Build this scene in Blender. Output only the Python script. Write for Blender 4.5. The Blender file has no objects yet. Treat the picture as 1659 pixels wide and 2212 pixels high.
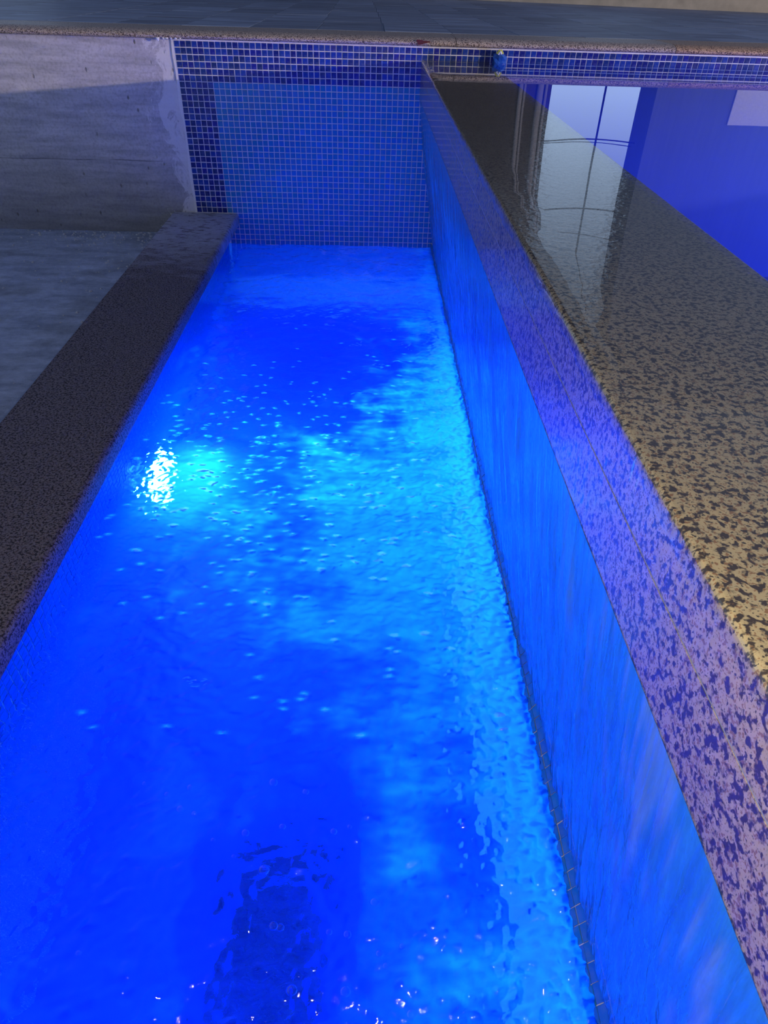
import bpy, math, random
import numpy as np
from mathutils import Matrix, Vector

random.seed(4); RNG = np.random.default_rng(7)
C = bpy.context.scene.collection
SC = bpy.context.scene

# ---------------------------------------------------------------- camera
PITCH, ROLL, YAW = 0.675766678, 0.0328913447, 0.0348272117
CAMZ = 1.148
cy, sy = math.cos(YAW), math.sin(YAW)
FWD = Vector((sy*math.cos(PITCH), cy*math.cos(PITCH), -math.sin(PITCH)))
RT0 = Vector((cy, -sy, 0)); UP0 = RT0.cross(FWD)
cr, sr = math.cos(ROLL), math.sin(ROLL)
RT = cr*RT0 + sr*UP0; UP = -sr*RT0 + cr*UP0
cam_data = bpy.data.cameras.new('camera'); cam = bpy.data.objects.new('camera', cam_data); C.objects.link(cam)
M = Matrix.Identity(4)
for i in range(3):
    M[i][0], M[i][1], M[i][2] = RT[i], UP[i], -FWD[i]
M[2][3] = CAMZ
cam.matrix_world = M
cam_data.sensor_fit = 'HORIZONTAL'; cam_data.sensor_width = 36.0
cam_data.lens = 1453.26/1659*36.0
cam_data.clip_start = 0.01; cam_data.clip_end = 200
SC.camera = cam

# ---------------------------------------------------------------- world: dusk sky, brightest along the horizon
world = bpy.data.worlds.new('dusk_sky'); SC.world = world; world.use_nodes = True
wn = world.node_tree; wn.nodes.clear()
w_out = wn.nodes.new('ShaderNodeOutputWorld'); w_bg = wn.nodes.new('ShaderNodeBackground')
w_tc = wn.nodes.new('ShaderNodeTexCoord'); w_sep = wn.nodes.new('ShaderNodeSeparateXYZ'); w_rmp = wn.nodes.new('ShaderNodeValToRGB')
wn.links.new(w_tc.outputs['Generated'], w_sep.inputs[0]); wn.links.new(w_sep.outputs['Z'], w_rmp.inputs[0])
wn.links.new(w_rmp.outputs[0], w_bg.inputs[0]); wn.links.new(w_bg.outputs[0], w_out.inputs[0])
els = w_rmp.color_ramp.elements
SKY = [(0.0, (.62, .84, 1.22)), (.11, (.60, .82, 1.20)), (.22, (.42, .56, .80)), (.36, (.20, .28, .42)), (.6, (.088, .125, .27)), (1.0, (.062, .090, .215))]
els[0].position = SKY[0][0]; els[0].color = (*SKY[0][1], 1)
els[1].position = SKY[-1][0]; els[1].color = (*SKY[-1][1], 1)
for p_, c_ in SKY[1:-1]:
    e = els.new(p_); e.color = (*c_, 1)
w_bg.inputs[1].default_value = 1.0

# ---------------------------------------------------------------- lamps
def lamp(name, kind, loc, energy, color, **kw):
    d = bpy.data.lights.new(name, kind); d.energy = energy; d.color = color
    for k, v in kw.items(): setattr(d, k, v)
    o = bpy.data.objects.new(name, d); C.objects.link(o); o.location = loc
    return o
def aim(o, target):
    o.rotation_euler = (Vector(target)-o.location).to_track_quat('-Z', 'Y').to_euler()
# warm hand torch of the photographer, above and behind the lens
lamp('hand_torch', 'POINT', (.03, .0, 1.14), 20.0, (1.0, .82, .50), shadow_soft_size=.03)
# warm garden lamp far to the right, low over the pool: its light over the weir cap draws the slanting edge on the back wall
lamp('garden_lamp', 'POINT', (9.0, -2.0, 1.62), 2600.0, (1.0, .79, .66), shadow_soft_size=.04)
# blue pool lights under the surface of the upper pool, set in its near and far right walls
p1 = lamp('pool_flood', 'AREA', (3.9, 1.6, .45), 90.0, (.003, .16, 1.0), shape='DISK', size=.28); aim(p1, (1.2, 2.4, .2))
p2 = lamp('pool_flood.001', 'AREA', (.62, -1.2, .45), 44.0, (.003, .16, 1.0), shape='DISK', size=.28); aim(p2, (1.4, 3, .2))

SC.view_settings.view_transform = 'Standard'; SC.view_settings.look = 'None'
SC.view_settings.gamma = 1.0; SC.view_settings.use_curve_mapping = False
SC.view_settings.exposure = 0.0
SC.cycles.use_adaptive_sampling = True; SC.cycles.adaptive_threshold = .02
SC.cycles.max_bounces = 10; SC.cycles.diffuse_bounces = 4; SC.cycles.glossy_bounces = 4
SC.cycles.transmission_bounces = 6; SC.cycles.transparent_max_bounces = 8
SC.cycles.caustics_reflective = False; SC.cycles.caustics_refractive = True
SC.cycles.sample_clamp_indirect = 8.0; SC.cycles.blur_glossy = 0.5

# ---------------------------------------------------------------- helpers
def tag(o, label=None, cat=None, group=None, kind=None):
    if label: o['label'] = label
    if cat: o['category'] = cat
    if group: o['group'] = group
    if kind: o['kind'] = kind
    return o
def mesh_obj(name, verts, faces, mat=None, parent=None, smooth=False):
    me = bpy.data.meshes.new(name); me.from_pydata([tuple(v) for v in verts], [], [tuple(f) for f in faces]); me.update()
    if smooth: me.polygons.foreach_set('use_smooth', [True]*len(me.polygons))
    o = bpy.data.objects.new(name, me); C.objects.link(o)
    if mat: me.materials.append(mat)
    if parent: o.parent = parent
    return o
def empty(name, loc):
    o = bpy.data.objects.new(name, None); C.objects.link(o); o.location = loc; return o
class MB:
    def __init__(s): s.v = []; s.f = []
    def add(s, v, f):
        b = len(s.v); s.v += [tuple(x) for x in v]; s.f += [tuple(i+b for i in q) for q in f]
    def box(s, x0, x1, y0, y1, z0, z1):
        s.add([(x0,y0,z0),(x1,y0,z0),(x1,y1,z0),(x0,y1,z0),(x0,y0,z1),(x1,y0,z1),(x1,y1,z1),(x0,y1,z1)],
              [(0,3,2,1),(4,5,6,7),(0,1,5,4),(1,2,6,5),(2,3,7,6),(3,0,4,7)])
    def extrude(s, prof, a0, a1, axis, n=1):
        # prof: closed list of 2D points; axis 'Y': (x,z), axis 'X': (y,z)
        m = len(prof); vs = []
        for i in range(n+1):
            a = a0+(a1-a0)*i/n
            for p, z in prof: vs.append((p, a, z) if axis == 'Y' else (a, p, z))
        fs = []
        for i in range(n):
            for j in range(m):
                k = (j+1) % m; fs.append((i*m+j, i*m+k, (i+1)*m+k, (i+1)*m+j))
        fs.append(tuple(range(m))); fs.append(tuple(range(n*m+m-1, n*m-1, -1)))
        s.add(vs, fs)
    def tube(s, pts, r, n=8):
        pts = [Vector(p) for p in pts]; rings = []
        for i, p in enumerate(pts):
            t = (pts[min(i+1, len(pts)-1)]-pts[max(i-1, 0)]).normalized()
            a = t.cross(Vector((0, 0, 1)));
            if a.length < 1e-3: a = t.cross(Vector((1, 0, 0)))
            a.normalize(); b = t.cross(a)
            rings.append([p+r*(math.cos(2*math.pi*k/n)*a+math.sin(2*math.pi*k/n)*b) for k in range(n)])
        vs = [v for q in rings for v in q]; fs = []
        for i in range(len(pts)-1):
            for k in range(n): fs.append((i*n+k, i*n+(k+1) % n, (i+1)*n+(k+1) % n, (i+1)*n+k))
        fs.append(tuple(range(n))); fs.append(tuple(range(len(vs)-1, len(vs)-n-1, -1)))
        s.add(vs, fs)
    def lathe(s, prof, n=24, axis='X', c=(0, 0, 0)):
        # prof: (a along axis, r)
        vs = []; fs = []; m = len(prof)
        for k in range(n):
            th = 2*math.pi*k/n
            for a, r in prof:
                if axis == 'X': vs.append((c[0]+a, c[1]+r*math.cos(th), c[2]+r*math.sin(th)))
                elif axis == 'Y': vs.append((c[0]+r*math.cos(th), c[1]+a, c[2]+r*math.sin(th)))
                else: vs.append((c[0]+r*math.cos(th), c[1]+r*math.sin(th), c[2]+a))
        for k in range(n):
            k2 = (k+1) % n
            for j in range(m-1): fs.append((k*m+j, k2*m+j, k2*m+j+1, k*m+j+1))
        s.add(vs, fs)
    def obj(s, name, mat=None, parent=None, smooth=False, bevel=None):
        o = mesh_obj(name, s.v, s.f, mat, parent, smooth)
        if bevel:
            b = o.modifiers.new('bevel', 'BEVEL'); b.width = bevel[0]; b.segments = bevel[1]; b.limit_method = 'ANGLE'
        return o
def fix_normals(o):
    import bmesh
    bm = bmesh.new(); bm.from_mesh(o.data); bmesh.ops.recalc_face_normals(bm, faces=bm.faces[:]); bm.to_mesh(o.data); bm.free()
    return o
def project(P):
    d = Vector(P)-Vector((0, 0, CAMZ)); z = d.dot(FWD)
    if z < .02: return None
    return (829.5+1453.26*d.dot(RT)/z, 1106-1453.26*d.dot(UP)/z)

# ---------------------------------------------------------------- materials
class NT:
    def __init__(s, name):
        s.m = bpy.data.materials.new(name); s.m.use_nodes = True; s.t = s.m.node_tree; s.t.nodes.clear()
        s.out = s.n('OutputMaterial')
    def n(s, typ, **kw):
        node = s.t.nodes.new('ShaderNode'+typ)
        for k, v in kw.items(): setattr(node, k, v)
        return node
    def l(s, a, b): s.t.links.new(a, b)
    def setin(s, sock, v):
        if hasattr(v, 'node'): s.l(v, sock)
        elif isinstance(v, tuple) and len(v) == 3 and sock.type == 'RGBA': sock.default_value = (*v, 1)
        else: sock.default_value = v
    def coord(s, scale=(1, 1, 1), rot=(0, 0, 0), kind='Object'):
        tc = s.n('TexCoord'); mp = s.n('Mapping'); s.l(tc.outputs[kind], mp.inputs[0])
        mp.inputs['Scale'].default_value = scale; mp.inputs['Rotation'].default_value = rot
        return mp.outputs[0]
    def noise(s, vec, scale, detail=4, rough=.55, dist=0):
        nd = s.n('TexNoise'); s.l(vec, nd.inputs['Vector'])
        nd.inputs['Scale'].default_value = scale; nd.inputs['Detail'].default_value = detail
        nd.inputs['Roughness'].default_value = rough; nd.inputs['Distortion'].default_value = dist
        return nd.outputs[0]
    def ramp(s, fac, stops, interp='LINEAR'):
        r = s.n('ValToRGB'); s.l(fac, r.inputs[0]); r.color_ramp.interpolation = interp
        e = r.color_ramp.elements
        for i, (p, c) in enumerate(stops):
            if isinstance(c, (int, float)): c = (c, c, c)
            q = e[i] if i < 2 else e.new(p)
            q.position = p; q.color = (*c, 1)
        return r.outputs[0]
    def mix(s, fac, a, b, mode='MIX'):
        m = s.n('Mix', data_type='RGBA', blend_type=mode); s.setin(m.inputs[0], fac); s.setin(m.inputs[6], a); s.setin(m.inputs[7], b)
        return m.outputs[2]
    def math(s, op, a, b=0.0, c=None):
        m = s.n('Math', operation=op); s.setin(m.inputs[0], a); s.setin(m.inputs[1], b)
        if c is not None: s.setin(m.inputs[2], c)
        return m.outputs[0]
    def bump(s, h, strength=.3, dist=.005, normal=None):
        b = s.n('Bump'); s.l(h, b.inputs['Height']); b.inputs['Strength'].default_value = strength; b.inputs['Distance'].default_value = dist
        if normal: s.l(normal, b.inputs['Normal'])
        return b.outputs[0]
    def bsdf(s, **kw):
        p = s.n('BsdfPrincipled')
        for k, v in kw.items(): s.setin(p.inputs[k.replace('_', ' ')], v)
        return p
    def done(s, sh):
        s.l(sh.outputs[0] if hasattr(sh, 'outputs') else sh, s.out.inputs[0]); return s.m
    def mixsh(s, f, a, b):
        m = s.n('MixShader'); s.setin(m.inputs[0], f)
        s.l(a.outputs[0], m.inputs[1]); s.l(b.outputs[0], m.inputs[2]); return m
    def schlick(s, normal):
        # reflectance of water against air, alike from both sides of a thin layer
        g = s.n('NewGeometry'); d = s.n('VectorMath', operation='DOT_PRODUCT'); s.l(g.outputs['Incoming'], d.inputs[0]); s.l(normal, d.inputs[1])
        c = s.math('SUBTRACT', 1.0, s.math('MINIMUM', s.math('ABSOLUTE', d.outputs['Value']), 1.0))
        return s.math('ADD', s.math('MULTIPLY', s.math('POWER', c, 5.0), .98), .02)
    def xyz(s, vec):
        q = s.n('SeparateXYZ'); s.l(vec, q.inputs[0]); return q.outputs

def granite(name, wet=0.0, tint=(1, 1, 1), dust=False, squash=(1, 1, 1), scale=1.0):
    t = NT(name); v = t.coord(squash)
    a = t.noise(v, 80*scale, 2, .5, .25); b = t.noise(v, 150*scale, 2, .5, .2); c = t.noise(v, 22*scale, 2, .5)
    base = t.mix(t.ramp(c, [(.35, 0), (.7, 1)]), (.66*tint[0], .56*tint[1], .42*tint[2]), (.56*tint[0], .50*tint[1], .42*tint[2]))
    base = t.mix(t.ramp(b, [(.56, 0), (.64, 1)]), base, (.34*tint[0], .20*tint[1], .12*tint[2]))
    s1 = t.ramp(t.math('ADD', t.math('MULTIPLY', a, .72), t.math('MULTIPLY', b, .28)), [(.430, 1), (.505, 0)])
    base = t.mix(s1, base, (.065*tint[0], .048*tint[1], .045*tint[2]))
    s2 = t.ramp(b, [(.33, 1), (.38, 0)])
    base = t.mix(s2, base, (.07*tint[0], .06*tint[1], .06*tint[2]))
    rough = .5
    if dust:
        o = t.xyz(t.coord((1, 1, 1)))
        m = t.math('MULTIPLY', t.ramp(t.math('ADD', t.math('MULTIPLY', o[1], .25), t.math('MULTIPLY', t.noise(t.coord((9, 22, 9)), 1.0, 5), .22)), [(.50, 0), (.66, 1)]),
                   t.ramp(t.noise(t.coord((26, 60, 26)), 1.0, 4), [(.36, .1), (.47, 1)]))
        base = t.mix(t.math('MULTIPLY', m, .8), base, (.50, .50, .55)); rough = .75
    p = t.bsdf(Base_Color=base, Roughness=rough, Normal=t.bump(t.noise(v, 90, 3), .15, .002))
    if wet:
        fl = t.noise(t.coord((70, 70, 9)), 1.0, 3, .5, .4)
        p.inputs['Coat Weight'].default_value = wet; p.inputs['Coat Roughness'].default_value = .07
        t.l(t.bump(fl, .22, .004), p.inputs['Coat Normal'])
    return t.done(p)
def tile_mat(name, rough=.18):
    t = NT(name); at = t.n('Attribute', attribute_name='col'); v = t.coord((1, 1, 1))
    col = t.mix(t.math('MULTIPLY', t.ramp(t.noise(v, 60, 4), [(.45, 0), (.75, 1)]), .16), at.outputs['Color'], (.30, .34, .48))
    p = t.bsdf(Base_Color=col, Roughness=rough, Normal=t.bump(t.noise(v, 45, 2), .08, .004))
    return t.done(p)
def plain(name, col, rough=.6, bump=0, scale=40, var=.15, metal=0.0):
    t = NT(name); v = t.coord(); n = t.noise(v, scale, 5)
    c = t.mix(n, tuple(x*(1-var) for x in col), tuple(min(1, x*(1+var)) for x in col))
    p = t.bsdf(Base_Color=c, Roughness=rough, Metallic=metal)
    if bump: t.l(t.bump(n, bump, .004), p.inputs['Normal'])
    return t.done(p)
def concrete_wall_mat():
    t = NT('cast_concrete'); v = t.coord()
    big = t.noise(v, 2.2, 6, .6); fine = t.noise(v, 90, 4, .6); strk = t.noise(t.coord((3.5, 3, 34)), 1.0, 6, .62)
    base = t.mix(t.ramp(strk, [(.36, 0), (.62, 1)]), (.36, .355, .385), (.62, .60, .63))
    base = t.mix(t.math('MULTIPLY', big, .5), base, (.66, .645, .68))
    base = t.mix(t.math('MULTIPLY', t.ramp(fine, [(.3, 1), (.55, 0)]), .35), base, (.17, .16, .16))
    o = t.xyz(v)
    # darker towards the pit floor, with an edge broken by noise
    low_dark = t.ramp(t.math('ADD', o[2], t.math('MULTIPLY', big, .42)), [(.26, 1), (.66, 0)])
    base = t.mix(t.math('MULTIPLY', low_dark, .68), base, (.105, .115, .135))
    # smeared plaster beside the edge of the tiling
    edge = t.ramp(t.math('ADD', o[0], t.math('MULTIPLY', t.noise(v, 13, 5, .65), .34)), [(-.86+.86, 0), (1, 1)]) if False else None
    sm = t.math('ADD', t.math('MULTIPLY', t.noise(t.coord((9, 9, 5.5)), 1.0, 7, .74, 1.2), .80), t.math('MULTIPLY', o[0], 1.0))
    smear = t.ramp(t.math('ADD', sm, 1.0), [(.415, 0), (.455, 1)])
    base = t.mix(t.math('MULTIPLY', smear, .75), base, (.78, .77, .78))
    pits = t.n('TexVoronoi'); t.l(t.coord((21, 21, 12)), pits.inputs['Vector']); pits.inputs['Scale'].default_value = 1.0; pits.inputs['Randomness'].default_value = 1
    pit = t.math('MULTIPLY', t.ramp(pits.outputs['Distance'], [(.07, 1), (.13, 0)]), t.ramp(t.noise(v, 7, 2), [(.42, 0), (.55, 1)]))
    base = t.mix(t.math('MULTIPLY', pit, .7), base, (.10, .085, .085))
    # board mark left by the formwork
    ln = t.math('ABSOLUTE', t.math('SUBTRACT', t.math('ADD', o[2], t.math('MULTIPLY', t.noise(t.coord((6, 1, 1)), 1.0, 4), .012)), .392))
    line = t.math('MULTIPLY', t.ramp(ln, [(.0012, 1), (.0032, 0)]), t.math('MULTIPLY', t.ramp(t.noise(t.coord((9, 1, 1)), 1.0, 3), [(.38, .15), (.55, 1)]), t.math('LESS_THAN', o[0], -1.03)))
    base = t.mix(t.math('MULTIPLY', line, .8), base, (.10, .10, .11))
    h = t.math('SUBTRACT', t.math('ADD', t.math('MULTIPLY', fine, .35), strk), t.math('MULTIPLY', pit, 2.0))
    return t.done(t.bsdf(Base_Color=base, Roughness=.9, Normal=t.bump(h, .45, .006)))
def pit_floor_mat():
    t = NT('dusty_concrete'); v = t.coord()
    a = t.noise(v, 4, 6, .6); b = t.noise(v, 60, 5, .65); st = t.math('ADD', t.math('MULTIPLY', t.noise(t.coord((5, 14, 5)), 1.0, 7, .68), .75), t.math('MULTIPLY', t.noise(v, 38, 5, .7), .25))
    base = t.mix(t.ramp(st, [(.38, 0), (.62, 1)]), (.29, .33, .40), (.54, .60, .70))
    base = t.mix(t.ramp(b, [(.62, 0), (.72, 1)]), base, (.58, .58, .58))
    base = t.mix(t.math('MULTIPLY', t.ramp(a, [(.35, 1), (.5, 0)]), .5), base, (.19, .20, .20))
    return t.done(t.bsdf(Base_Color=base, Roughness=.95, Normal=t.bump(t.math('ADD', b, a), .5, .008)))
def slate_mat(k):
    t = NT('slate_%d' % k); v = t.coord((1.3, 13, 1)); oi = t.n('ObjectInfo')
    ad = t.n('VectorMath', operation='ADD'); t.l(v, ad.inputs[0]); cb = t.n('CombineXYZ'); t.l(t.math('MULTIPLY', oi.outputs['Random'], 37.0), cb.inputs[0]); t.l(cb.outputs[0], ad.inputs[1])
    s = t.noise(ad.outputs[0], 1.6, 6, .62, .6)
    c = t.mix(t.ramp(s, [(.34, 0), (.62, 1)]), (.115, .137, .18), (.30, .36, .45))
    c = t.mix(t.math('MULTIPLY', t.ramp(t.noise(ad.outputs[0], .7, 3), [(.55, 0), (.75, 1)]), .6), c, (.10, .075, .085))
    c = t.mix(1.0, c, t.mix(oi.outputs['Random'], (.8, .8, .8), (1.2, 1.2, 1.2)), 'MULTIPLY')
    return t.done(t.bsdf(Base_Color=c, Roughness=.55, Normal=t.bump(s, .5, .006)))

M_CONC = concrete_wall_mat(); M_PIT = pit_floor_mat()
M_TILE = tile_mat('glass_mosaic'); M_GROUT = plain('white_grout', (.80, .79, .80), .85, .25, 120, .12)
M_GRAN = granite('wet_granite', wet=.9, scale=2.1, tint=(.52, .49, .40)); M_GRAN_D = granite('dusty_granite', tint=(.34, .325, .44), dust=True, scale=2.2)
M_GRAN_C = granite('coping_granite', tint=(.95, .92, .95), scale=2.6); M_GRAN_C2 = granite('warm_lit_granite', tint=(1.0, .78, .60), scale=2.6)  # the second copy has warm lamp light put into its tint
M_SLATE = slate_mat(0); M_MORTAR = plain('pale_mortar', (.24, .25, .27), .9)
M_FLOOR = plain('blue_basin_render', (.01, .07, .62), .5, 0, 30, .1)
M_PLINTH = plain('beige_render', (.42, .38, .31), .9, .3, 9, .35)

# ---------------------------------------------------------------- mosaic tiles
P = .0262; TS = .0228; TH = .0016
NAVY = [(.005+.007*random.random(), .016+.050*random.random()**2, .14+.22*random.random()) for _ in range(10)]
SKYB = [(.008+.016*random.random(), .165+.06*random.random(), .46+.10*random.random()) for _ in range(10)]
def tile_geo(s=TS, t=TH, c=.0009):
    a = s/2; b = a-c
    v = [(-a,-a,0),(a,-a,0),(a,a,0),(-a,a,0),(-a,-a,t-c*.6),(a,-a,t-c*.6),(a,a,t-c*.6),(-a,a,t-c*.6),(-b,-b,t),(b,-b,t),(b,b,t),(-b,b,t)]
    f = [(0,1,5,4),(1,2,6,5),(2,3,7,6),(3,0,4,7),(4,5,9,8),(5,6,10,9),(6,7,11,10),(7,4,8,11),(8,9,10,11)]
    return np.array(v), f
TV, TF = tile_geo()
def tile_variant(col, i):
    me = bpy.data.meshes.new('tile'); me.from_pydata([tuple(v) for v in TV], [], TF)
    at = me.attributes.new('col', 'FLOAT_COLOR', 'POINT'); at.data.foreach_set('color', list((*col, 1))*len(TV)); me.materials.append(M_TILE)
    return me
VARS = {'n': [tile_variant(c, i) for i, c in enumerate(NAVY)], 's': [tile_variant(c, i) for i, c in enumerate(SKYB)]}
PAL = {'n': NAVY, 's': SKYB}
def lay_tiles(parent, items, limit=300, grow=lambda v: 1.0):
    """items: list of (centre, u, v, n, kind, in_view_ok). The largest in the picture become tile objects, the rest one mesh."""
    scored = []
    for it in items:
        c, u, v, n, kd, ok = it
        sc = 0
        if ok:
            q = [project(c+a*u*P/2+b*v*P/2) for a, b in ((-1, -1), (1, -1), (1, 1), (-1, 1))]
            if all(q) and all(-5 < x < 1664 and -5 < y < 2217 for x, y in q):
                sc = abs(sum(q[i][0]*q[(i+1) % 4][1]-q[(i+1) % 4][0]*q[i][1] for i in range(4)))/2
        scored.append(sc)
    order = sorted(range(len(items)), key=lambda i: -scored[i])
    single = set(i for i in order[:limit] if scored[i] > 20)
    V = []; F = []; COL = []
    for i, (c, u, v, n, kd, ok) in enumerate(items):
        w = random.randrange(10); jit = [random.gauss(0, .00022) for _ in range(3)]; tl = random.gauss(0, .008); t2 = random.gauss(0, .008)
        c = c+u*jit[0]+v*jit[1]+n*(random.gauss(0, .00025))
        n2 = (n+u*tl+v*t2).normalized(); u2 = (u-n2*u.dot(n2)).normalized(); v2 = n2.cross(u2); g = grow(c); u2 = u2*g; v2 = v2*g
        if i in single:
            o = bpy.data.objects.new('tile', VARS[kd][w]); C.objects.link(o); o.parent = parent
            Mx = Matrix.Identity(4)
            for r in range(3): Mx[r][0], Mx[r][1], Mx[r][2], Mx[r][3] = u2[r], v2[r], n2[r], c[r]
            o.matrix_local = Mx if parent.type != 'EMPTY' else parent.matrix_local.inverted() @ Mx
        else:
            A = np.array([u2, v2, n2]); b = 12*len(V)
            V.append(TV @ A + np.array(c)); F += [tuple(k+b for k in f) for f in TF]; COL.append(np.tile(np.array([*PAL[kd][w], 1.0]), (12, 1)))
    if V:
        VV = np.concatenate(V); me = bpy.data.meshes.new('mosaic_field'); me.from_pydata(VV.tolist(), [], F)
        at = me.attributes.new('col', 'FLOAT_COLOR', 'POINT'); at.data.foreach_set('color', np.concatenate(COL).ravel())
        me.materials.append(M_TILE); o = bpy.data.objects.new('mosaic_field', me); C.objects.link(o); o.parent = parent; o['kind'] = 'stuff'

# ---------------------------------------------------------------- key dimensions (water of the trough is z = 0)
YW = 3.713                      # back wall
TOPZ = CAMZ-.2622               # top of the tiling
CAPX, CAPZ, CAPLOW, CAPIN = .233, .834, .684, .548
POOLZ = .8385
YN = -1.3                       # everything runs on past the camera
TX = -.745                      # trough's left wall
# ---- back wall
m = MB(); m.box(-4.2, 6.2, YW+.006, YW+.4, -1.0, .905)
wall_back = tag(m.obj('wall_back', M_CONC), 'cast concrete back wall, bare and pitted at its left', None, None, 'structure')
XL = -.890961
m = MB()
gl = []
for i in range(13):
    z = TOPZ+.012-(TOPZ+.012-.085)*i/12
    gl.append((XL+.005-.010*random.random()-(.012 if i < 12 else 0), z))
gl = [(x, z) for x, z in gl]
pts = gl+[(TX-.02, .08), (TX-.02, -.86), (5.2, -.86), (5.2, TOPZ+.012)]
n_ = len(pts)
m.add([(x, YW-.0005, z) for x, z in pts]+[(x, YW+.008, z) for x, z in pts],
      [tuple(range(n_))]+[tuple(range(2*n_-1, n_-1, -1))]+[(i, (i+1) % n_, n_+(i+1) % n_, n_+i) for i in range(n_)])
fix_normals(m.obj('grout_bed', M_GROUT, wall_back))
items = []
U = Vector((1, 0, 0)); Vv = Vector((0, 0, 1)); N = Vector((0, -1, 0))
for k in range(0, 196):
    for j in range(0, 52):
        x = XL+(k+.5)*P+.0; z = TOPZ-(j+.5)*P; lean = (z-TOPZ)
        wx = CAPX+(.35-CAPX)*max(0, (CAPLOW-z))/CAPLOW       # weir wall face at this height
        trough = x < wx+.011 if z < CAPLOW else x < CAPX-.01
        above = z > CAPZ+.004
        if not trough and not above:
            if x < CAPIN+.02 or z < TOPZ-4*P: continue
        if trough and z < .09 and x < TX+.012: continue
        if trough and z > .09 and z < .155 and x < -.70: 
            if z < .14: continue
        if z < -.5: continue
        kd = 'n' if (j < 6 or (k < 6 and z > .1) or not trough) else 's'
        items.append((Vector((x, YW-.001, z)), U, Vv, N, kd, z > 0.0))
lay_tiles(wall_back, items)

# ---- coping stones along the back wall
def coping(x0, x1, mat, label):
    t = empty('coping_stone', ((x0+x1)/2, YW+.13, .891))
    m = MB(); zt, zb, yf = .925, .891, YW-.026
    prof = [(YW+.29, zb), (YW-.012, zb), (YW-.018, zb+.003)]
    prof += [(yf+.010-.010*math.cos(a), zb+.012-.010*math.sin(a)) for a in [math.radians(q) for q in (60, 30, 0)]]
    prof += [(yf+.075-.075*math.cos(a), zb+.012+.0215*math.sin(a)) for a in [math.radians(q) for q in (12, 24, 36, 50, 65, 80, 90)]]
    prof += [(YW+.29, zt-.001)]
    m.extrude([(y-(YW+.13), z-.891) for y, z in prof], x0+.0015-(x0+x1)/2, x1-.0015-(x0+x1)/2, 'X', 1)
    o = fix_normals(m.obj('coping_stone_slab', mat)); o.parent = None
    bpy.data.objects.remove(t)
    o.name = 'coping_stone'; o.location = ((x0+x1)/2, YW+.13, .891)
    return tag(o, label, 'coping stone', 'granite coping stones along the back wall')
xs = [-3.8, -1.69, .385, 1.392, 2.4, 3.4]
labs = ['granite coping stone just outside the picture on the left', 'long granite coping stone with a dark red stain, over bare concrete and trough tiles',
        'pale granite coping stone above the blue crumpled plug', 'granite coping stone with warm light painted into its tint, running out of the right picture edge', 'granite coping stone just outside the picture on the right']
stones = [coping(xs[i], xs[i+1], M_GRAN_C2 if i == 3 else M_GRAN_C, labs[i]) for i in range(5)]
# rusty red stain on the nose of the stone above the weir
t = NT('red_stain'); st = t.n('BsdfPrincipled'); st.inputs['Base Color'].default_value = (.10, .012, .014, 1); st.inputs['Roughness'].default_value = .5
M_STAIN = t.done(st)
m = MB(); vs = []; n_ = 22
for i in range(n_):
    a = 2*math.pi*i/n_; r = 1+.35*math.sin(3*a+1)+.25*random.uniform(-1, 1); vs.append((.232+.026*r*math.cos(a)-(-.6525), 0, .0165+.0085*r*math.sin(a)))
vs = [(x, (YW-.0285)-(YW+.13), z) for x, y, z in vs]
m.add(vs+[(x, y+.006, z) for x, y, z in vs], [tuple(range(n_))]+[(i, (i+1) % n_, n_+(i+1) % n_, n_+i) for i in range(n_)])
so = fix_normals(m.obj('stain', M_STAIN, stones[1])); so['label'] = 'dark red splash on the nose of the stone'

# ---- terrace of slate slabs
m = MB(); m.box(-4.2, 6.2, YW+.30, 13, .60, .916)
terrace = tag(m.obj('terrace', M_MORTAR), 'terrace of dark grey slate slabs behind the pool', None, None, 'structure')
m = MB(); m.box(-.1636, .1636, -.3272, .3272, -.009, .009)
sl = m.obj('slab', M_SLATE, terrace, bevel=(.002, 1)); first = True
for r in range(9):
    for k in range(-11, 16):
        x = .117+.3285*k-.014*(r*.66)-.05+.1643; y = YW+.30+.33+.656*r
        if first: o = sl; first = False
        else:
            o = sl.copy(); C.objects.link(o); o.parent = terrace
        o.location = (x, y, .916+random.uniform(-.0006, .0006)); o.rotation_euler = (0, 0, random.choice((0, math.pi))+random.gauss(0, .001))

# ---- concrete pit at the left
m = MB(); m.box(-4.2, -.985, YN, YW+.01, -.3, .046)
tag(m.obj('floor_pit', M_PIT), 'dusty grey concrete floor of the dry pit left of the granite', None, None, 'structure')
# grit along the foot of the back wall
V = []; F = []
for _ in range(420):
    x = -1.02-abs(random.gauss(0, .45)) ; y = YW-.008-abs(random.gauss(0, .10 if random.random() < .6 else .7)); s = random.uniform(.0015, .0062)*random.choice((1, 1, 1.5))
    if x < -2.6: continue
    if x > -.99: continue
    b = len(V); h = s*random.uniform(.4, .8); a = random.uniform(0, 3)
    q = [(math.cos(a+i*1.257)*s*random.uniform(.7, 1.2), math.sin(a+i*1.257)*s*random.uniform(.7, 1.2)) for i in range(5)]
    V += [(x+u, y+v, .0455) for u, v in q]+[(x+u*.6, y+v*.6, .046+h) for u, v in q]
    F += [(b+i, b+(i+1) % 5, b+5+(i+1) % 5, b+5+i) for i in range(5)]+[tuple(b+5+i for i in range(5))]
tag(mesh_obj('grit', V, F, plain('pale_grit', (.52, .53, .54), .95)), 'loose pale grit scattered on the pit floor by the back wall', 'grit', None, 'stuff')

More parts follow.
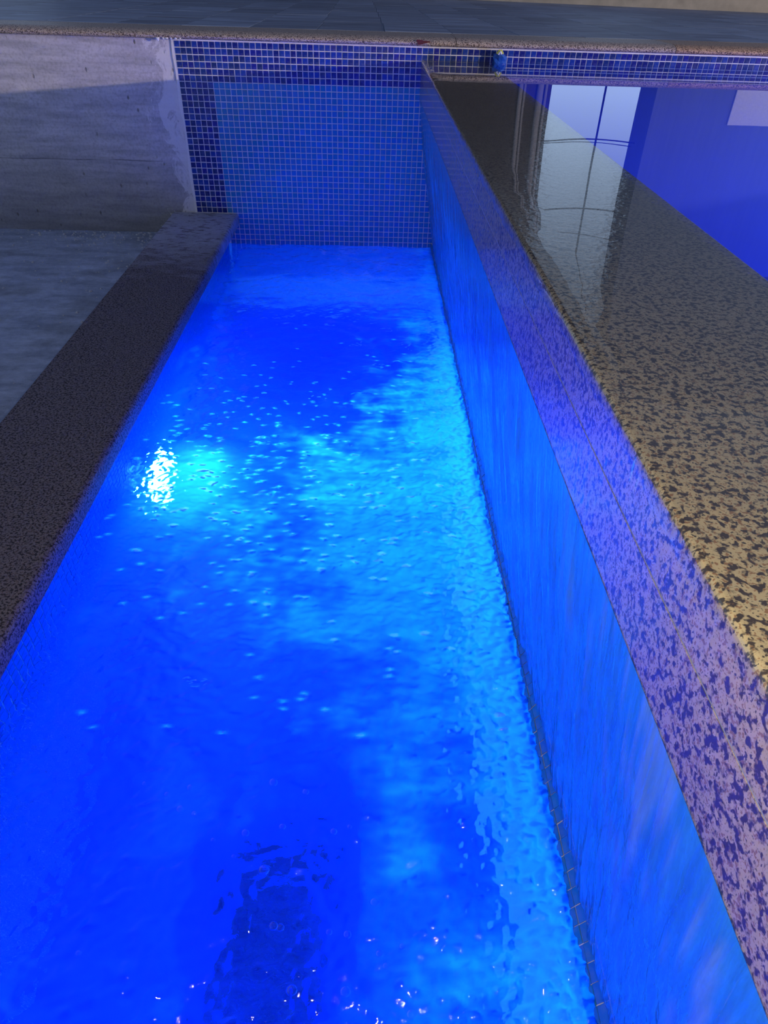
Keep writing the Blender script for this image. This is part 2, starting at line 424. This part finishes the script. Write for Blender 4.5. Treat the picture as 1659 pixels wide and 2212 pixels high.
# ---- trough: floor, left wall, right (weir) wall
m = MB(); m.box(TX-.15, .62, YN, YW+.01, -.95, -.85)
tag(m.obj('floor_trough', M_FLOOR), 'blue floor of the trough under the water', None, None, 'structure')
m = MB(); m.extrude([(TX, -.9), (TX, .088), (-.99, .088), (-.99, -.9)], YN, YW+.007, 'Y')
wall_left = tag(fix_normals(m.obj('wall_left', M_GROUT)), 'blue tiled left wall of the trough under the granite coping', None, None, 'structure')
items = []; U = Vector((0, 1, 0)); Vv = Vector((0, 0, 1)); N = Vector((1, 0, 0))
for k in range(int((YW-YN)/P)-1):
    for j in range(36):
        z = .088-(j+.62)*P; y = YW-.012-(k+.5)*P
        items.append((Vector((TX+.0008, y, z)), U, Vv, N, 's', -.07 < z < .045))
lay_tiles(wall_left, items)
# near end of the trough (behind the picture)
m = MB(); m.box(TX-.15, .7, YN-.15, YN, -.95, .60)
tag(m.obj('wall_near', M_FLOOR), 'near end wall of the trough', None, None, 'structure')

# weir wall, leaning back under the cap, with a tiled toe at the waterline
TOE0, TOE1 = (.352, .032), (.331, -.006)
m = MB(); m.extrude([(CAPX+.004, CAPLOW+.002), TOE0, TOE1, (.334, -.9), (CAPIN-.004, -.9), (CAPIN-.004, CAPLOW+.002)], YN, YW+.007, 'Y')
wall_right = tag(fix_normals(m.obj('wall_right', M_GROUT)), 'leaning tiled weir wall under the wet granite cap', None, None, 'structure')
items = []; U = Vector((0, -1, 0))
topv = Vector((CAPX+.004, 0, CAPLOW+.002)); botv = Vector((TOE0[0], 0, TOE0[1])); Vv = (topv-botv); Ln = Vv.length; Vv = Vv.normalized(); N = U.cross(Vv).normalized()
if N.x > 0: N = -N
t2 = Vector((TOE0[0]-TOE1[0], 0, TOE0[1]-TOE1[1])).normalized(); N2 = Vector((-t2.z, 0, t2.x)); N2 = N2 if N2.x < 0 else -N2
for k in range(int((YW-YN)/P)-1):
    y = YW-.004-(k+.5)*P
    for j in range(int(Ln/P)):
        c = botv+Vv*((j+.5)*P+.002); items.append((Vector((c.x, y, c.z))+N*.0005, U, Vv, N, 's', j < 2))
    for j in (0, 1):
        c = botv-t2*((j+.5)*P+.003); items.append((Vector((c.x, y, c.z))+N2*.0005, U, t2, N2, 's', j == 0))
lay_tiles(wall_right, items, 300, lambda c: 1.09)   # narrower joints on this wall

# ---- granite
def rounded(pr, r, seg=5):
    """round convex corners of a closed 2D profile; r per vertex"""
    out = []; n = len(pr)
    for i in range(n):
        p0, p, p1 = Vector(pr[i-1]), Vector(pr[i]), Vector(pr[(i+1) % n])
        if r[i] == 0: out.append(tuple(p)); continue
        a = (p0-p).normalized(); b = (p1-p).normalized(); A = p+a*r[i]; B = p+b*r[i]
        for s in range(seg+1):
            q = s/seg; out.append(tuple((1-q)**2*A+2*q*(1-q)*p+q*q*B))
    return out
t0 = empty('weir_cap', (.39, 1.2, .684))
tag(t0, 'wet cream granite cap of the weir, water spilling over its left edge', 'granite cap')
JZ = .771
m = MB(); m.extrude([(x-.39, z-.684) for x, z in rounded([(CAPX, JZ+.0012), (CAPIN, JZ+.0012), (CAPIN, CAPZ), (CAPX, CAPZ)], [.0, 0, .006, .007])], YN-1.2, YW-.0015-1.2, 'Y', 1)
fix_normals(m.obj('top_slab', M_GRAN, t0))
m = MB(); m.extrude([(x-.39, z-.684) for x, z in rounded([(CAPX, CAPLOW), (CAPIN, CAPLOW), (CAPIN, JZ-.0012), (CAPX, JZ-.0012)], [.004, 0, 0, .0])], YN-1.2, YW-.0015-1.2, 'Y', 1)
fix_normals(m.obj('lower_slab', M_GRAN, t0))
m = MB(); m.box(CAPX+.0004-.39, CAPIN-.002-.39, YN-1.2, YW-1.205, JZ-.0012-.684, JZ+.0012-.684)
sj = m.obj('joint', plain('grey_sealant', (.20, .215, .30), .6), t0); sj['label'] = 'thin grey sealant joint between the two granite slabs'
# left coping
m = MB(); prof = rounded([(-1.012, .048), (-.703, .088), (-.6785, .088), (-.6785, .150), (-1.012, .152)], [0, 0, .02, .022, .004])
m.extrude([(x+.85, z-.088) for x, z in prof], YN-1.2, YW-.003-1.2, 'Y', 1)
o = fix_normals(m.obj('trough_coping', M_GRAN_D)); o.location = (-.85, 1.2, .088)
tag(o, 'long dark speckled granite coping between dry pit and blue trough', 'granite coping')

# ---- upper pool
M_POOL = plain('pool_blue_render', (.01, .045, .52), .5, 0, 6, .1)
m = MB(); m.box(CAPIN-.004, 6.2, YN-3, YW+.006, -.25, -.12); tag(m.obj('floor_pool', M_POOL), 'blue floor of the upper pool', None, None, 'structure')
m = MB(); m.box(CAPIN-.012, CAPIN+.0, YN, YW+.006, -.2, CAPZ-.05); tag(m.obj('wall_pool_left', M_POOL), 'inner blue wall of the pool below the granite cap', None, None, 'structure')
m = MB(); m.box(CAPIN+.004, 5.3, YW-.0035, YW+.004, -.2, TOPZ-4*P-.002); tag(m.obj('wall_pool_back', M_POOL), 'blue back wall of the pool below the row of tiles', None, None, 'structure')
m = MB(); m.box(5.3, 5.45, YN-3, YW+.2, -.2, .92); tag(m.obj('wall_pool_right', M_POOL), 'far right wall of the pool', None, None, 'structure')

# ---------------------------------------------------------------- water
def field(nx, ny, lx, ly, lo, hi, power, rng, stretch=(1, 1)):
    fx = np.fft.fftfreq(nx, lx/nx)*stretch[0]; fy = np.fft.fftfreq(ny, ly/ny)*stretch[1]
    k = np.hypot(fx[None, :], fy[:, None]); k[0, 0] = 1e-6
    A = k**(-power)*(k > 1/hi)*(k < 1/lo)
    f = np.fft.ifft2(np.fft.fft2(rng.standard_normal((ny, nx)))*A).real
    return f/f.std()
def grid_obj(name, X, Y, Z, mat, attrs=None, parent=None):
    ny, nx = X.shape; idx = np.arange(nx*ny).reshape(ny, nx)
    q = np.stack([idx[:-1, :-1], idx[:-1, 1:], idx[1:, 1:], idx[1:, :-1]], -1).reshape(-1, 4)
    me = bpy.data.meshes.new(name); nv, nf = nx*ny, len(q)
    me.vertices.add(nv); me.vertices.foreach_set('co', np.stack([X, Y, Z], -1).astype('f4').ravel())
    me.loops.add(nf*4); me.loops.foreach_set('vertex_index', q.astype('i4').ravel())
    me.polygons.add(nf); me.polygons.foreach_set('loop_start', np.arange(0, nf*4, 4, dtype='i4'))
    me.update(calc_edges=True); me.polygons.foreach_set('use_smooth', np.ones(nf, bool))
    for k, v in (attrs or {}).items():
        a = me.attributes.new(k, 'FLOAT', 'POINT'); a.data.foreach_set('value', v.astype('f4').ravel())
    me.materials.append(mat); o = bpy.data.objects.new(name, me); C.objects.link(o)
    if parent: o.parent = parent
    return o
sm = lambda a, b, x: np.clip((x-a)/(b-a), 0, 1)**2*(3-2*np.clip((x-a)/(b-a), 0, 1))

def trough_water_mat():
    t = NT('aerated_blue_water'); v = t.coord(); fo = t.n('Attribute', attribute_name='foam_glow').outputs['Fac']  # mask mixes real aeration with a painted lamp halo and glints
    nb = t.bump(t.math('MULTIPLY', t.noise(t.coord((60, 95, 60)), 1.0, 3, .5, .6), t.n('Attribute', attribute_name='chop').outputs['Fac']), .25, .004)
    fr = t.n('Fresnel'); fr.inputs['IOR'].default_value = 1.33; t.l(nb, fr.inputs['Normal'])
    rf = t.n('BsdfRefraction'); rf.inputs['Color'].default_value = (.45, .85, 1, 1); rf.inputs['Roughness'].default_value = .06; rf.inputs['IOR'].default_value = 1.33; t.l(nb, rf.inputs['Normal'])
    tr = t.n('BsdfTranslucent'); t.l(t.ramp(fo, [(.36, (.008, .135, .95)), (.82, (.14, .92, 1.0)), (.90, (.9, 1, 1))]), tr.inputs['Color'])  # palest stop whitens the painted glints
    body = t.mixsh(fo, rf, tr)
    gl = t.n('BsdfGlossy'); gl.inputs['Roughness'].default_value = .04; t.l(nb, gl.inputs['Normal'])
    return t.done(t.mixsh(fr.outputs[0], body, gl))
M_WATER = trough_water_mat()
nx, ny = 200, 1250; lx, ly = 1.10, 5.0
gx = np.linspace(TX+.0015, .352, nx); gy = np.linspace(YN+.002, YW-.0015, ny); X, Y = np.meshgrid(gx, gy)
big = field(nx, ny, lx, ly, .05, .45, 1.4, RNG); small = field(nx, ny, lx, ly, .014, .07, .9, RNG); rip = field(nx, ny, lx, ly, .012, .05, .6, RNG, (1.4, .8))
swirl = field(nx, ny, lx, ly, .04, .6, 1.7, RNG, (.6, 1)); cloud = field(nx, ny, lx, ly, .03, .9, 1.9, RNG); wisp = field(nx, ny, lx, ly, .012, .12, 1.1, RNG, (1.6, .8))
splash = np.exp(-((.345-X)/.20)**2)*sm(3.2, 2.0, Y)
Z = .0022*big+(.0004+.0011*splash+.0004*sm(2.9, 1.6, Y)+.0003*np.exp(-((Y-1.5)/.25)**2)*np.exp(-((X+.55)/.16)**2)+.0004*sm(1.2, .6, Y))*small+(.0002+.0009*splash)*rip
chop = .12+.88*sm(.01, .15, X-TX); Z *= chop
ring = np.hypot(X+.25, Y-2.35); Z += .0022*np.sin(ring*2*np.pi/.085)*np.exp(-((ring-.32)/.10)**2)
xb = np.interp(Y, [-1.3, .2, .5, .7, .9, 1.1, 1.35, 1.65, 2.0, 2.5, 3.0, 3.4], [.30, .24, .20, .10, -.06, -.22, -.28, -.16, .04, .20, .31, .36])
streak = field(nx, ny, lx, ly, .02, .30, 1.3, RNG, (2.2, .8))
foam_glow = sm(-.20, .24, X-xb+.060*swirl+.050*streak)
foam_glow = .40+.36*foam_glow*(.85+.12*streak)
foam_glow += .07*sm(.2, 1.8, cloud+.3*swirl)*sm(2.8, 2.0, Y)
foam_glow += .30*np.exp(-((Y-1.48)/.20)**2)*np.exp(-((X+.50)/.15)**2)+.34*np.exp(-((Y-1.60)/.12)**2)*np.exp(-((X+.50)/.08)**2)*(1+.25*streak)  # halo of the lamp painted into the mask beside the lens
foam_glow -= .20*np.exp(-((Y-1.98)/.20)**2)*np.exp(-((X+.45)/.26)**2)  # painted halo cut back behind the lamp
foam_glow -= .26*np.exp(-((Y-2.30)/.33)**2)*np.exp(-((X+.22)/.27)**2)
hole = sm(.27, .17, np.abs(X+.135+.02*swirl)*1.9+.012*streak)*sm(.66, .52, Y+.03*swirl)
foam_glow -= .17*hole
foam_glow -= .16*np.exp(-((X+.10+.45*np.abs(Y-.62))/.035)**2)*sm(.5, .6, Y)*sm(.85, .70, Y)*sm(-1, .8, wisp)
foam_glow += .14*np.exp(-((Y-2.35)/.5)**2)*np.exp(-((X-TX-.10)/.09)**2)*sm(-.3, 1.2, swirl)
foam_glow += .30*np.exp(-((.35-X)/.06)**2)*sm(3.0, 2.0, Y)*sm(-.2, 1.0, Y)
foam_glow += .10*sm(2.7, 3.3, Y)
GLINTS = []
for _ in range(420):
    u = random.random()
    if u < .55: x, y = random.gauss(-.42, .20), random.gauss(1.62, .26)
    elif u < .8: x, y = random.gauss(-.05, .22), random.gauss(1.75, .35)
    else: x, y = random.uniform(-.6, .3), random.uniform(.7, 2.4)
    if not (TX+.05 < x < .31 and .72 < y < 3): continue
    GLINTS.append((x, y))
foam_glow = np.clip(foam_glow-.16*(1-sm(.02, .12, X-TX)), .06, .95)
foam_glow = np.minimum(foam_glow+.06*sm(.9, .4, Y)*sm(-.05, .15, X), .78)
for x, y in GLINTS:                       # lamp glints painted as short white dashes in the mask
    ci, cj = int((x-gx[0])/(gx[1]-gx[0])), int((y-gy[0])/(gy[1]-gy[0])); wj, wi = slice(max(cj-5, 0), cj+6), slice(max(ci-6, 0), ci+7)
    foam_glow[wj, wi] += .62*np.exp(-(((X[wj, wi]-x)/.0085)**2+((Y[wj, wi]-y)/.0036)**2))
foam_glow = np.minimum(foam_glow, .95)
tw = grid_obj('trough_water', X, Y, Z, M_WATER, {'foam_glow': foam_glow, 'chop': chop})
tag(tw, 'choppy glowing blue water filling the trough under the weir', 'water', None, 'stuff')

def flat_water_mat(name, bump_scale, strength, body_fac=0.0, rough=0.0, streak=False):
    t = NT(name); h = t.noise(t.coord(bump_scale), 1.0, 3, .5, .3); nb = t.bump(h, strength, .01)
    fr = t.schlick(nb)
    tp = t.n('BsdfTransparent'); tp.inputs['Color'].default_value = (.95, .98, 1, 1); body = tp
    if streak:
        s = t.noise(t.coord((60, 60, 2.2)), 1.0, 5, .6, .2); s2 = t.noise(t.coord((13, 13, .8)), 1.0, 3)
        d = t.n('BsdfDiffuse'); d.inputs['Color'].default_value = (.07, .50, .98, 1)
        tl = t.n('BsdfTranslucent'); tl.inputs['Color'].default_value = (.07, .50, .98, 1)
        sheen = t.n('Attribute', attribute_name='painted_sheen').outputs['Fac']; wc = t.mix(sheen, (.07, .50, .98), (.30, .62, .98)); t.l(wc, d.inputs['Color']); t.l(wc, tl.inputs['Color'])  # a bright reflection painted as paler streaks on the sheet
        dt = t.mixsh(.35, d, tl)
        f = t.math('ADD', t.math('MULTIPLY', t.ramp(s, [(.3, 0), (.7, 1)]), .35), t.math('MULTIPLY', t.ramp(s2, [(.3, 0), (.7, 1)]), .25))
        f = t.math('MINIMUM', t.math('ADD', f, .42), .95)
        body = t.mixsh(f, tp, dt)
    gl = t.n('BsdfGlossy'); gl.inputs['Roughness'].default_value = rough; t.l(nb, gl.inputs['Normal'])
    return t.done(t.mixsh(fr, body, gl))
M_PW = flat_water_mat('still_pool_water', (4, 4, 4), .003)
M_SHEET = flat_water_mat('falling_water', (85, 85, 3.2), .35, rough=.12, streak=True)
# upper pool: flat, curling over the cap's left edge
ys = np.concatenate([np.linspace(YN-3, YN, 6)[:-1], np.linspace(YN, YW-.0005, 420)])
prof = [(5.3, POOLZ), (2.0, POOLZ), (.8, POOLZ), (.45, POOLZ-.0002), (.30, POOLZ-.0006), (.262, POOLZ-.0012), (.246, POOLZ-.0022), (.238, POOLZ-.0042), (.2330, POOLZ-.0072), (.2308, POOLZ-.0115), (.2304, POOLZ-.020)]
edge = field(64, len(ys), 1, 5, .02, .3, 1.2, RNG)[:, 0]
PX = np.array([[p[0]+(.0009*e if p[0] < .26 else 0) for p in prof] for e in edge]); PZ = np.array([[p[1]+(.0006*e if p[0] < .25 else 0) for p in prof] for e in edge])
PY = np.repeat(ys[:, None], len(prof), 1)
PX[:, 0] = 5.3
pw = grid_obj('pool_water', PX[:, ::-1], PY, PZ[:, ::-1], M_PW)
tag(pw, 'still mirror-like pool water reflecting dusk sky and buildings', 'water', None, 'stuff')
# the sheet of water running down the weir wall
ys = np.linspace(YN, YW-.004, 700); ts = np.linspace(0, 1, 46); YY, TT = np.meshgrid(ys, ts, indexing='ij')
bot = np.interp(ys, [YN, 0, .9, 1.12, 1.25, 2.1, 2.5, 3.0, YW], [.060, .058, .040, .020, -.004, -.004, .012, .022, .024])
bot = bot+.0022*field(64, len(ys), 1, 5, .02, .3, 1.2, RNG)[:, 0]
tz = CAPLOW+.004
ZZ = tz+(bot[:, None]-tz)*TT
XX = CAPX-.0008+(.352-CAPX-.002)*((tz-ZZ)/tz)-.0045*np.minimum(1, TT*5)
st = field(46, len(ys), .7, 5, .012, .25, 1.2, RNG, (14, 1))
XX = XX-.0022*np.maximum(st, -1.2)*np.minimum(1, TT*4)
ws = grid_obj('water_sheet', XX, YY, ZZ, M_SHEET, {'painted_sheen': sm(.75, .25, YY+.15*TT)*sm(.75, .1, TT)*sm(-.1, 1.3, st+.8*field(46, len(ys), .7, 5, .05, .5, 1.4, RNG, (2.5, 1)))})  # mask places the painted reflection high on the near sheet
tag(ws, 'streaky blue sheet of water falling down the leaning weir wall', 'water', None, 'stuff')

# ---- lamp glints shaped as countless pale beads: one part of the trough water
t = NT('foam_fleck'); a_ = t.n('BsdfGlossy'); a_.inputs['Roughness'].default_value = .34; b_ = t.n('BsdfTranslucent'); b_.inputs['Color'].default_value = (.95, 1, 1, 1)
M_GLINT = t.done(t.mixsh(.85, a_, b_))
V = []; F = []
def zw(x, y):
    i = int(round((x-gx[0])/(gx[1]-gx[0]))); j = int(round((y-gy[0])/(gy[1]-gy[0])))
    return float(Z[min(max(j, 0), ny-1), min(max(i, 0), nx-1)])
def glint_bead(x, y, a, b, ang):
    # a tiny stretched bead just under the surface, standing in for a glint
    c, s = math.cos(ang), math.sin(ang); h = b*1.1; z = zw(x, y)-.0012-h; b0 = len(V)
    for lv, rr_ in ((0, 1.0), (.7, .75)):
        for k in range(8):
            q = 2*math.pi*k/8; u, v = math.cos(q)*a*rr_*random.uniform(.85, 1.1), math.sin(q)*b*rr_*random.uniform(.8, 1.2)
            V.append((x+u*c-v*s, y+u*s+v*c, z+h*lv))
    V.append((x, y, z+h))
    F.extend([(b0+k, b0+(k+1) % 8, b0+8+(k+1) % 8, b0+8+k) for k in range(8)])
    F.extend([(b0+8+k, b0+8+(k+1) % 8, b0+16) for k in range(8)])
for x, y in GLINTS:
    glint_bead(x, y, random.uniform(.004, .0115), random.uniform(.0020, .0038), random.gauss(.1, .35))
for _ in range(26):
    cx, cy_ = random.uniform(-.35, .26), random.gauss(1.55, .4)
    for _ in range(random.randint(4, 10)):
        x, y = cx+random.gauss(0, .022), cy_+random.gauss(0, .010)
        if TX+.05 < x < .32 and y > .72: glint_bead(x, y, random.uniform(.004, .010), random.uniform(.0010, .0020), random.gauss(.2, .3))
fo = mesh_obj('painted_glints', V, F, M_GLINT, tw, True); fo['kind'] = 'stuff'

# ---- air bubbles floating on the near water
t = NT('bubble_film'); fr = t.n('LayerWeight'); fr.inputs[0].default_value = .45; tp = t.n('BsdfTransparent'); tp.inputs['Color'].default_value = (.90, .95, 1, 1)
gl = t.n('BsdfGlossy'); gl.inputs['Roughness'].default_value = .02; gl.inputs['Color'].default_value = (.9, .95, 1, 1)
M_BUB = t.done(t.mixsh(t.math('ADD', t.math('MULTIPLY', fr.outputs['Facing'], .55), .03), tp, gl))
m = MB(); m.lathe([(1.0*math.sin(a), math.cos(a)) for a in [math.radians(q) for q in (0, 15, 30, 45, 60, 75, 89)]], 14, 'Z')
bub = m.obj('bubble', M_BUB, smooth=True); bub.name = 'air_bubble'
BUB = [(-.317,.594,7),(-.199,.554,7),(-.160,.493,9),(-.135,.411,7),(-.124,.409,6),(-.099,.326,8),(.021,.443,8),(-.021,.397,6),(-.049,.401,5),(.028,.372,6),(-.049,.557,6),(-.310,.637,6),(-.022,.565,4),(-.348,.624,5),(-.251,.542,4),(-.394,.646,4),(-.291,.586,5),(-.212,.515,4),(.063,.381,5),(.038,.357,6),(-.022,.323,8),(.073,.297,8),(-.137,.565,6),(-.162,.646,8),(-.102,.628,6),(-.419,.375,5)]
ORD = 'first second third fourth fifth sixth seventh eighth ninth tenth eleventh twelfth thirteenth fourteenth fifteenth sixteenth seventeenth eighteenth nineteenth twentieth twenty-first twenty-second twenty-third twenty-fourth twenty-fifth twenty-sixth'.split()
BUB.sort(key=lambda b: project((b[0], b[1], 0))[0])
for i, (x, y, r) in enumerate(BUB):
    o = bub if i == 0 else bub.copy()
    if i: C.objects.link(o)
    r *= .00105; o.scale = (r, r*random.uniform(.85, 1), r*.75); o.location = (x, y, zw(x, y)-.0003)
    sz = 'large' if r > .0080 else ('small' if r < .0055 else 'middling')
    tag(o, '%s clear air bubble on the near trough water, %s bubble from the left' % (sz, ORD[i]), 'bubble', 'air bubbles on the near trough water')

# ---------------------------------------------------------------- underwater light in the left wall
t0 = empty('pool_light', (TX, 1.925, -.45)); tag(t0, 'round underwater pool light blazing white blue in the left trough wall', 'pool light')
m = MB(); m.lathe([(.0, .145), (.014, .142), (.020, .132), (.018, .118), (.006, .112)], 32, 'X'); m.obj('trim_ring', plain('white_plastic', (.7, .72, .75), .4), t0, True)
t = NT('led_lens'); em = t.n('Emission'); em.inputs[0].default_value = (.022, .20, 1, 1); em.inputs[1].default_value = 530.0; M_LED = t.done(em)
m = MB(); m.lathe([(.008, .113), (.024, .104), (.040, .080), (.050, .048), (.054, .016), (.0545, .0005)], 20, 'X'); m.obj('lens', M_LED, t0, True)
# a second one further along the same wall, behind the picture, as such troughs have
t1 = empty('pool_light', (TX, -.62, -.45)); tag(t1, 'round underwater pool light in the left wall nearest the photographer', 'pool light')
for ch in list(t0.children):
    c = ch.copy(); C.objects.link(c); c.parent = t1

# ---- drain sump on the trough floor, near
t0 = empty('sump_drain', (-.205, .575, -.85)); tag(t0, 'dark squarish sump drain on the trough floor, blurred through near blue water', 'drain')
md = plain('dark_steel', (.02, .03, .06), .6)
m = MB()
for (a, b, c, d) in ((-.10, .10, .17, .19), (-.10, .10, -.19, -.17), (-.10, -.08, -.17, .17), (.08, .10, -.17, .17)): m.box(a, b, c, d, -.002, .03)
m.obj('frame', md, t0)
m = MB(); m.box(-.08, .08, -.17, .17, .002, .008); m.obj('grate_plate', md, t0)
for i in range(8):
    y = -.15+i*.043; m = MB(); m.box(-.08, .08, y-.008, y+.008, .008, .022); m.obj('bar', md, t0)

# ---- crumpled blue plug on the back wall
t0 = empty('wall_plug', (.585, YW-.03, .846)); tag(t0, 'crumpled blue plastic plug at the waterline of the tiled back wall', 'plug')
t = NT('blue_plastic'); M_BP = t.done(t.bsdf(Base_Color=(.02, .10, .42), Roughness=.22))
vs = []; fs = []; nu, nv = 11, 8; rr = random.Random(9)
for i in range(nv+1):
    for k in range(nu):
        th = math.pi*i/nv; ph = 2*math.pi*k/nu; r = .036*(1+rr.uniform(-.24, .2))
        vs.append((r*math.sin(th)*math.cos(ph)*.95, r*.75*math.sin(th)*math.sin(ph), r*math.cos(th)*1.02))
for i in range(nv):
    for k in range(nu): fs.append((i*nu+k, (i+1)*nu+k, (i+1)*nu+(k+1) % nu, i*nu+(k+1) % nu))
mesh_obj('wrap', vs, fs, M_BP, t0)
m = MB(); m.tube([(0, .028, 0), (0, .0, 0)], .022, 14); m.obj('pipe_stub', plain('white_pipe', (.6, .6, .58), .5), t0)
m = MB(); m.tube([(-.014, -.018, .028), (-.006, -.022, .040), (.004, -.022, .041), (.013, -.018, .028)], .0042, 6); o = m.obj('tie', plain('yellow_tie', (.55, .55, .06), .5), t0); o['label'] = 'yellow green tie on top'
m = MB(); m.tube([(-.008, -.02, .026), (0, -.024, .037), (.006, -.02, .028)], .005, 6); o = m.obj('tag', plain('white_tag', (.8, .82, .8), .5), t0); o['label'] = 'scrap of white plastic'

# ---------------------------------------------------------------- beyond the terrace
m = MB(); a, b = Vector((-.6, 10.55)), Vector((6.0, 7.66)); d = (b-a).normalized(); n2 = Vector((-d.y, d.x)); q = [a, b, b+n2*.25, a+n2*.25]
m.add([(p.x, p.y, .90) for p in q]+[(p.x, p.y, 1.42) for p in q], [(0, 3, 2, 1), (4, 5, 6, 7), (0, 1, 5, 4), (1, 2, 6, 5), (2, 3, 7, 6), (3, 0, 4, 7)])
o = m.obj('wall_garden', M_PLINTH); tag(o, 'low beige rendered wall behind the terrace, at the top right', None, None, 'structure')
M_DARK = plain('dark_brown_cladding', (.035, .028, .030), .8, .2, 8, .2); M_PIPE = plain('pale_pipe', (.30, .28, .29), .6)
M_GREY = NT('grey_render'); v = M_GREY.coord((7, 7, .5)); M_GREY = M_GREY.done(M_GREY.bsdf(Base_Color=M_GREY.mix(M_GREY.noise(v, 3, 5), (.09, .125, .19), (.14, .18, .26)), Roughness=.9))
t0 = empty('house', (1.85, 11.6, .9)); tag(t0, 'dark brown house left of the bright sky gap, mirrored in the pool', 'building')
m = MB(); m.box(-6, .68, -.6, .9, 0, 5.6); m.obj('body', M_DARK, t0)
m = MB(); m.extrude([(-6.1, 3.5), (.68, 3.5), (.86, 3.85), (1.12, 4.5), (1.12, 6.0), (-6.1, 6.0)], -.7, .9, 'Y'); fix_normals(m.obj('eave', M_DARK, t0))
for x, w in ((.245, .03), (.30, .018), (.52, .045), (.60, .02)):
    m = MB(); m.tube([(x, -.63, .02), (x, -.63, 3.49)], w, 8); m.obj('downpipe', M_PIPE, t0, True)
t0 = empty('house', (6.3, 11.6, .9)); tag(t0, 'grey rendered house right of the bright sky gap, mirrored in the pool', 'building')
m = MB(); m.box(-2.28, 2.6, -.6, .1, 0, 6.0); m.obj('body', M_GREY, t0)
m = MB(); m.box(-1.16, .8, -.63, -.59, .3, 1.22); o = m.obj('panel', plain('pale_panel', (.66, .64, .64), .7), t0); o['label'] = 'pale rectangular panel low on the grey facade'
t0 = empty('mast', (3.62, 12.1, .0)); tag(t0, 'thin dark mast standing in the sky gap, mirrored in the pool', 'mast')
mm = plain('dark_metal', (.02, .02, .025), .6)
m = MB(); m.tube([(0, 0, .9), (.0, 0, 3.4), (-.05, 0, 5.6)], .017, 8); m.obj('pole', mm, t0, True)
m = MB(); m.box(-.10, .10, -.10, .10, .88, .95); m.obj('foot', mm, t0)
def wire(z0, z1, y, r, lab):
    m = MB(); m.tube([(2.54+1.47*i/10, y, z0+(z1-z0)*i/10-.05*math.sin(math.pi*i/10)) for i in range(11)], r, 6)
    tag(m.obj('overhead_wire', mm), lab, 'wire', 'overhead wires between the two houses')
wire(.53+.168*11.6, .53+.158*12.2, 11.40, .010, 'lowest black wire of the upper bundle between the two houses')
wire(.53+.173*11.6, .53+.164*12.2, 11.55, .006, 'thin wire just above the lowest black wire between the houses')
wire(.53+.254*11.6, .53+.238*12.2, 11.30, .011, 'thick black wire in the middle of the sky gap')
wire(.53+.290*11.6, .53+.282*12.2, 11.60, .005, 'highest thin wire between the two houses')
m = MB(); m.box(-30, 30, 12.9, 40, .3, .9); tag(m.obj('ground', plain('garden_soil', (.08, .085, .07), .95)), 'dark garden ground beyond the terrace', None, None, 'structure')

# plaster dabs under the coping at the corner of the tiling
mp = plain('white_plaster', (.80, .79, .78), .9)
for i, (x, w, h) in enumerate(((-.955, .009, .012), (-.93, .006, .005), (-.915, .008, .004), (-.895, .005, .003), (-.875, .006, .004), (-.855, .005, .003))):
    st_ = stones[1]; m = MB(); m.lathe([(-h, .001), (-h*.6, w*.6), (0, w), (.004, w*.8)], 8, 'Z', (x-st_.location.x, YW-.021-st_.location.y, .8925-st_.location.z)); o = m.obj('plaster_dab', mp, st_); o['label'] = 'white dab of plaster'

# ---- unseen house added behind the camera to hold back bright horizon sky
t0 = empty('house', (1.0, -6.5, .6)); tag(t0, 'unseen rendered house added behind the camera to block horizon sky', 'building')
M_HB = plain('grey_blue_render', (.13, .14, .17), .9, .2, 6, .1)
m = MB(); m.box(-9, 9, -3, 0, -.6, 5.4); m.obj('body', M_HB, t0)
m = MB(); m.extrude([(-3.3, 5.4), (.8, 5.4), (.8, 5.62), (-1.2, 6.6), (-3.3, 5.62)], -9.3, 9.3, 'X'); fix_normals(m.obj('roof', plain('brown_tiles', (.12, .06, .04), .8), t0))
mgl = plain('dark_glass', (.02, .025, .03), .08); mfr = plain('white_frame', (.6, .6, .6), .5)
for x in (-6, -2, 2, 6):
    m = MB(); m.box(x-.75, x+.75, .0, .05, .1, 2.3); w_ = m.obj('window', mfr, t0)
    m = MB(); m.box(x-.67, x-.02, .05, .06, .18, 2.22); m.box(x+.02, x+.67, .05, .06, .18, 2.22); m.obj('pane', mgl, w_)
m = MB(); m.box(-10, 12, -6.5, YN-.15, .2, .60); tag(m.obj('terrace_near', M_MORTAR), 'terrace behind the photographer', None, None, 'structure')
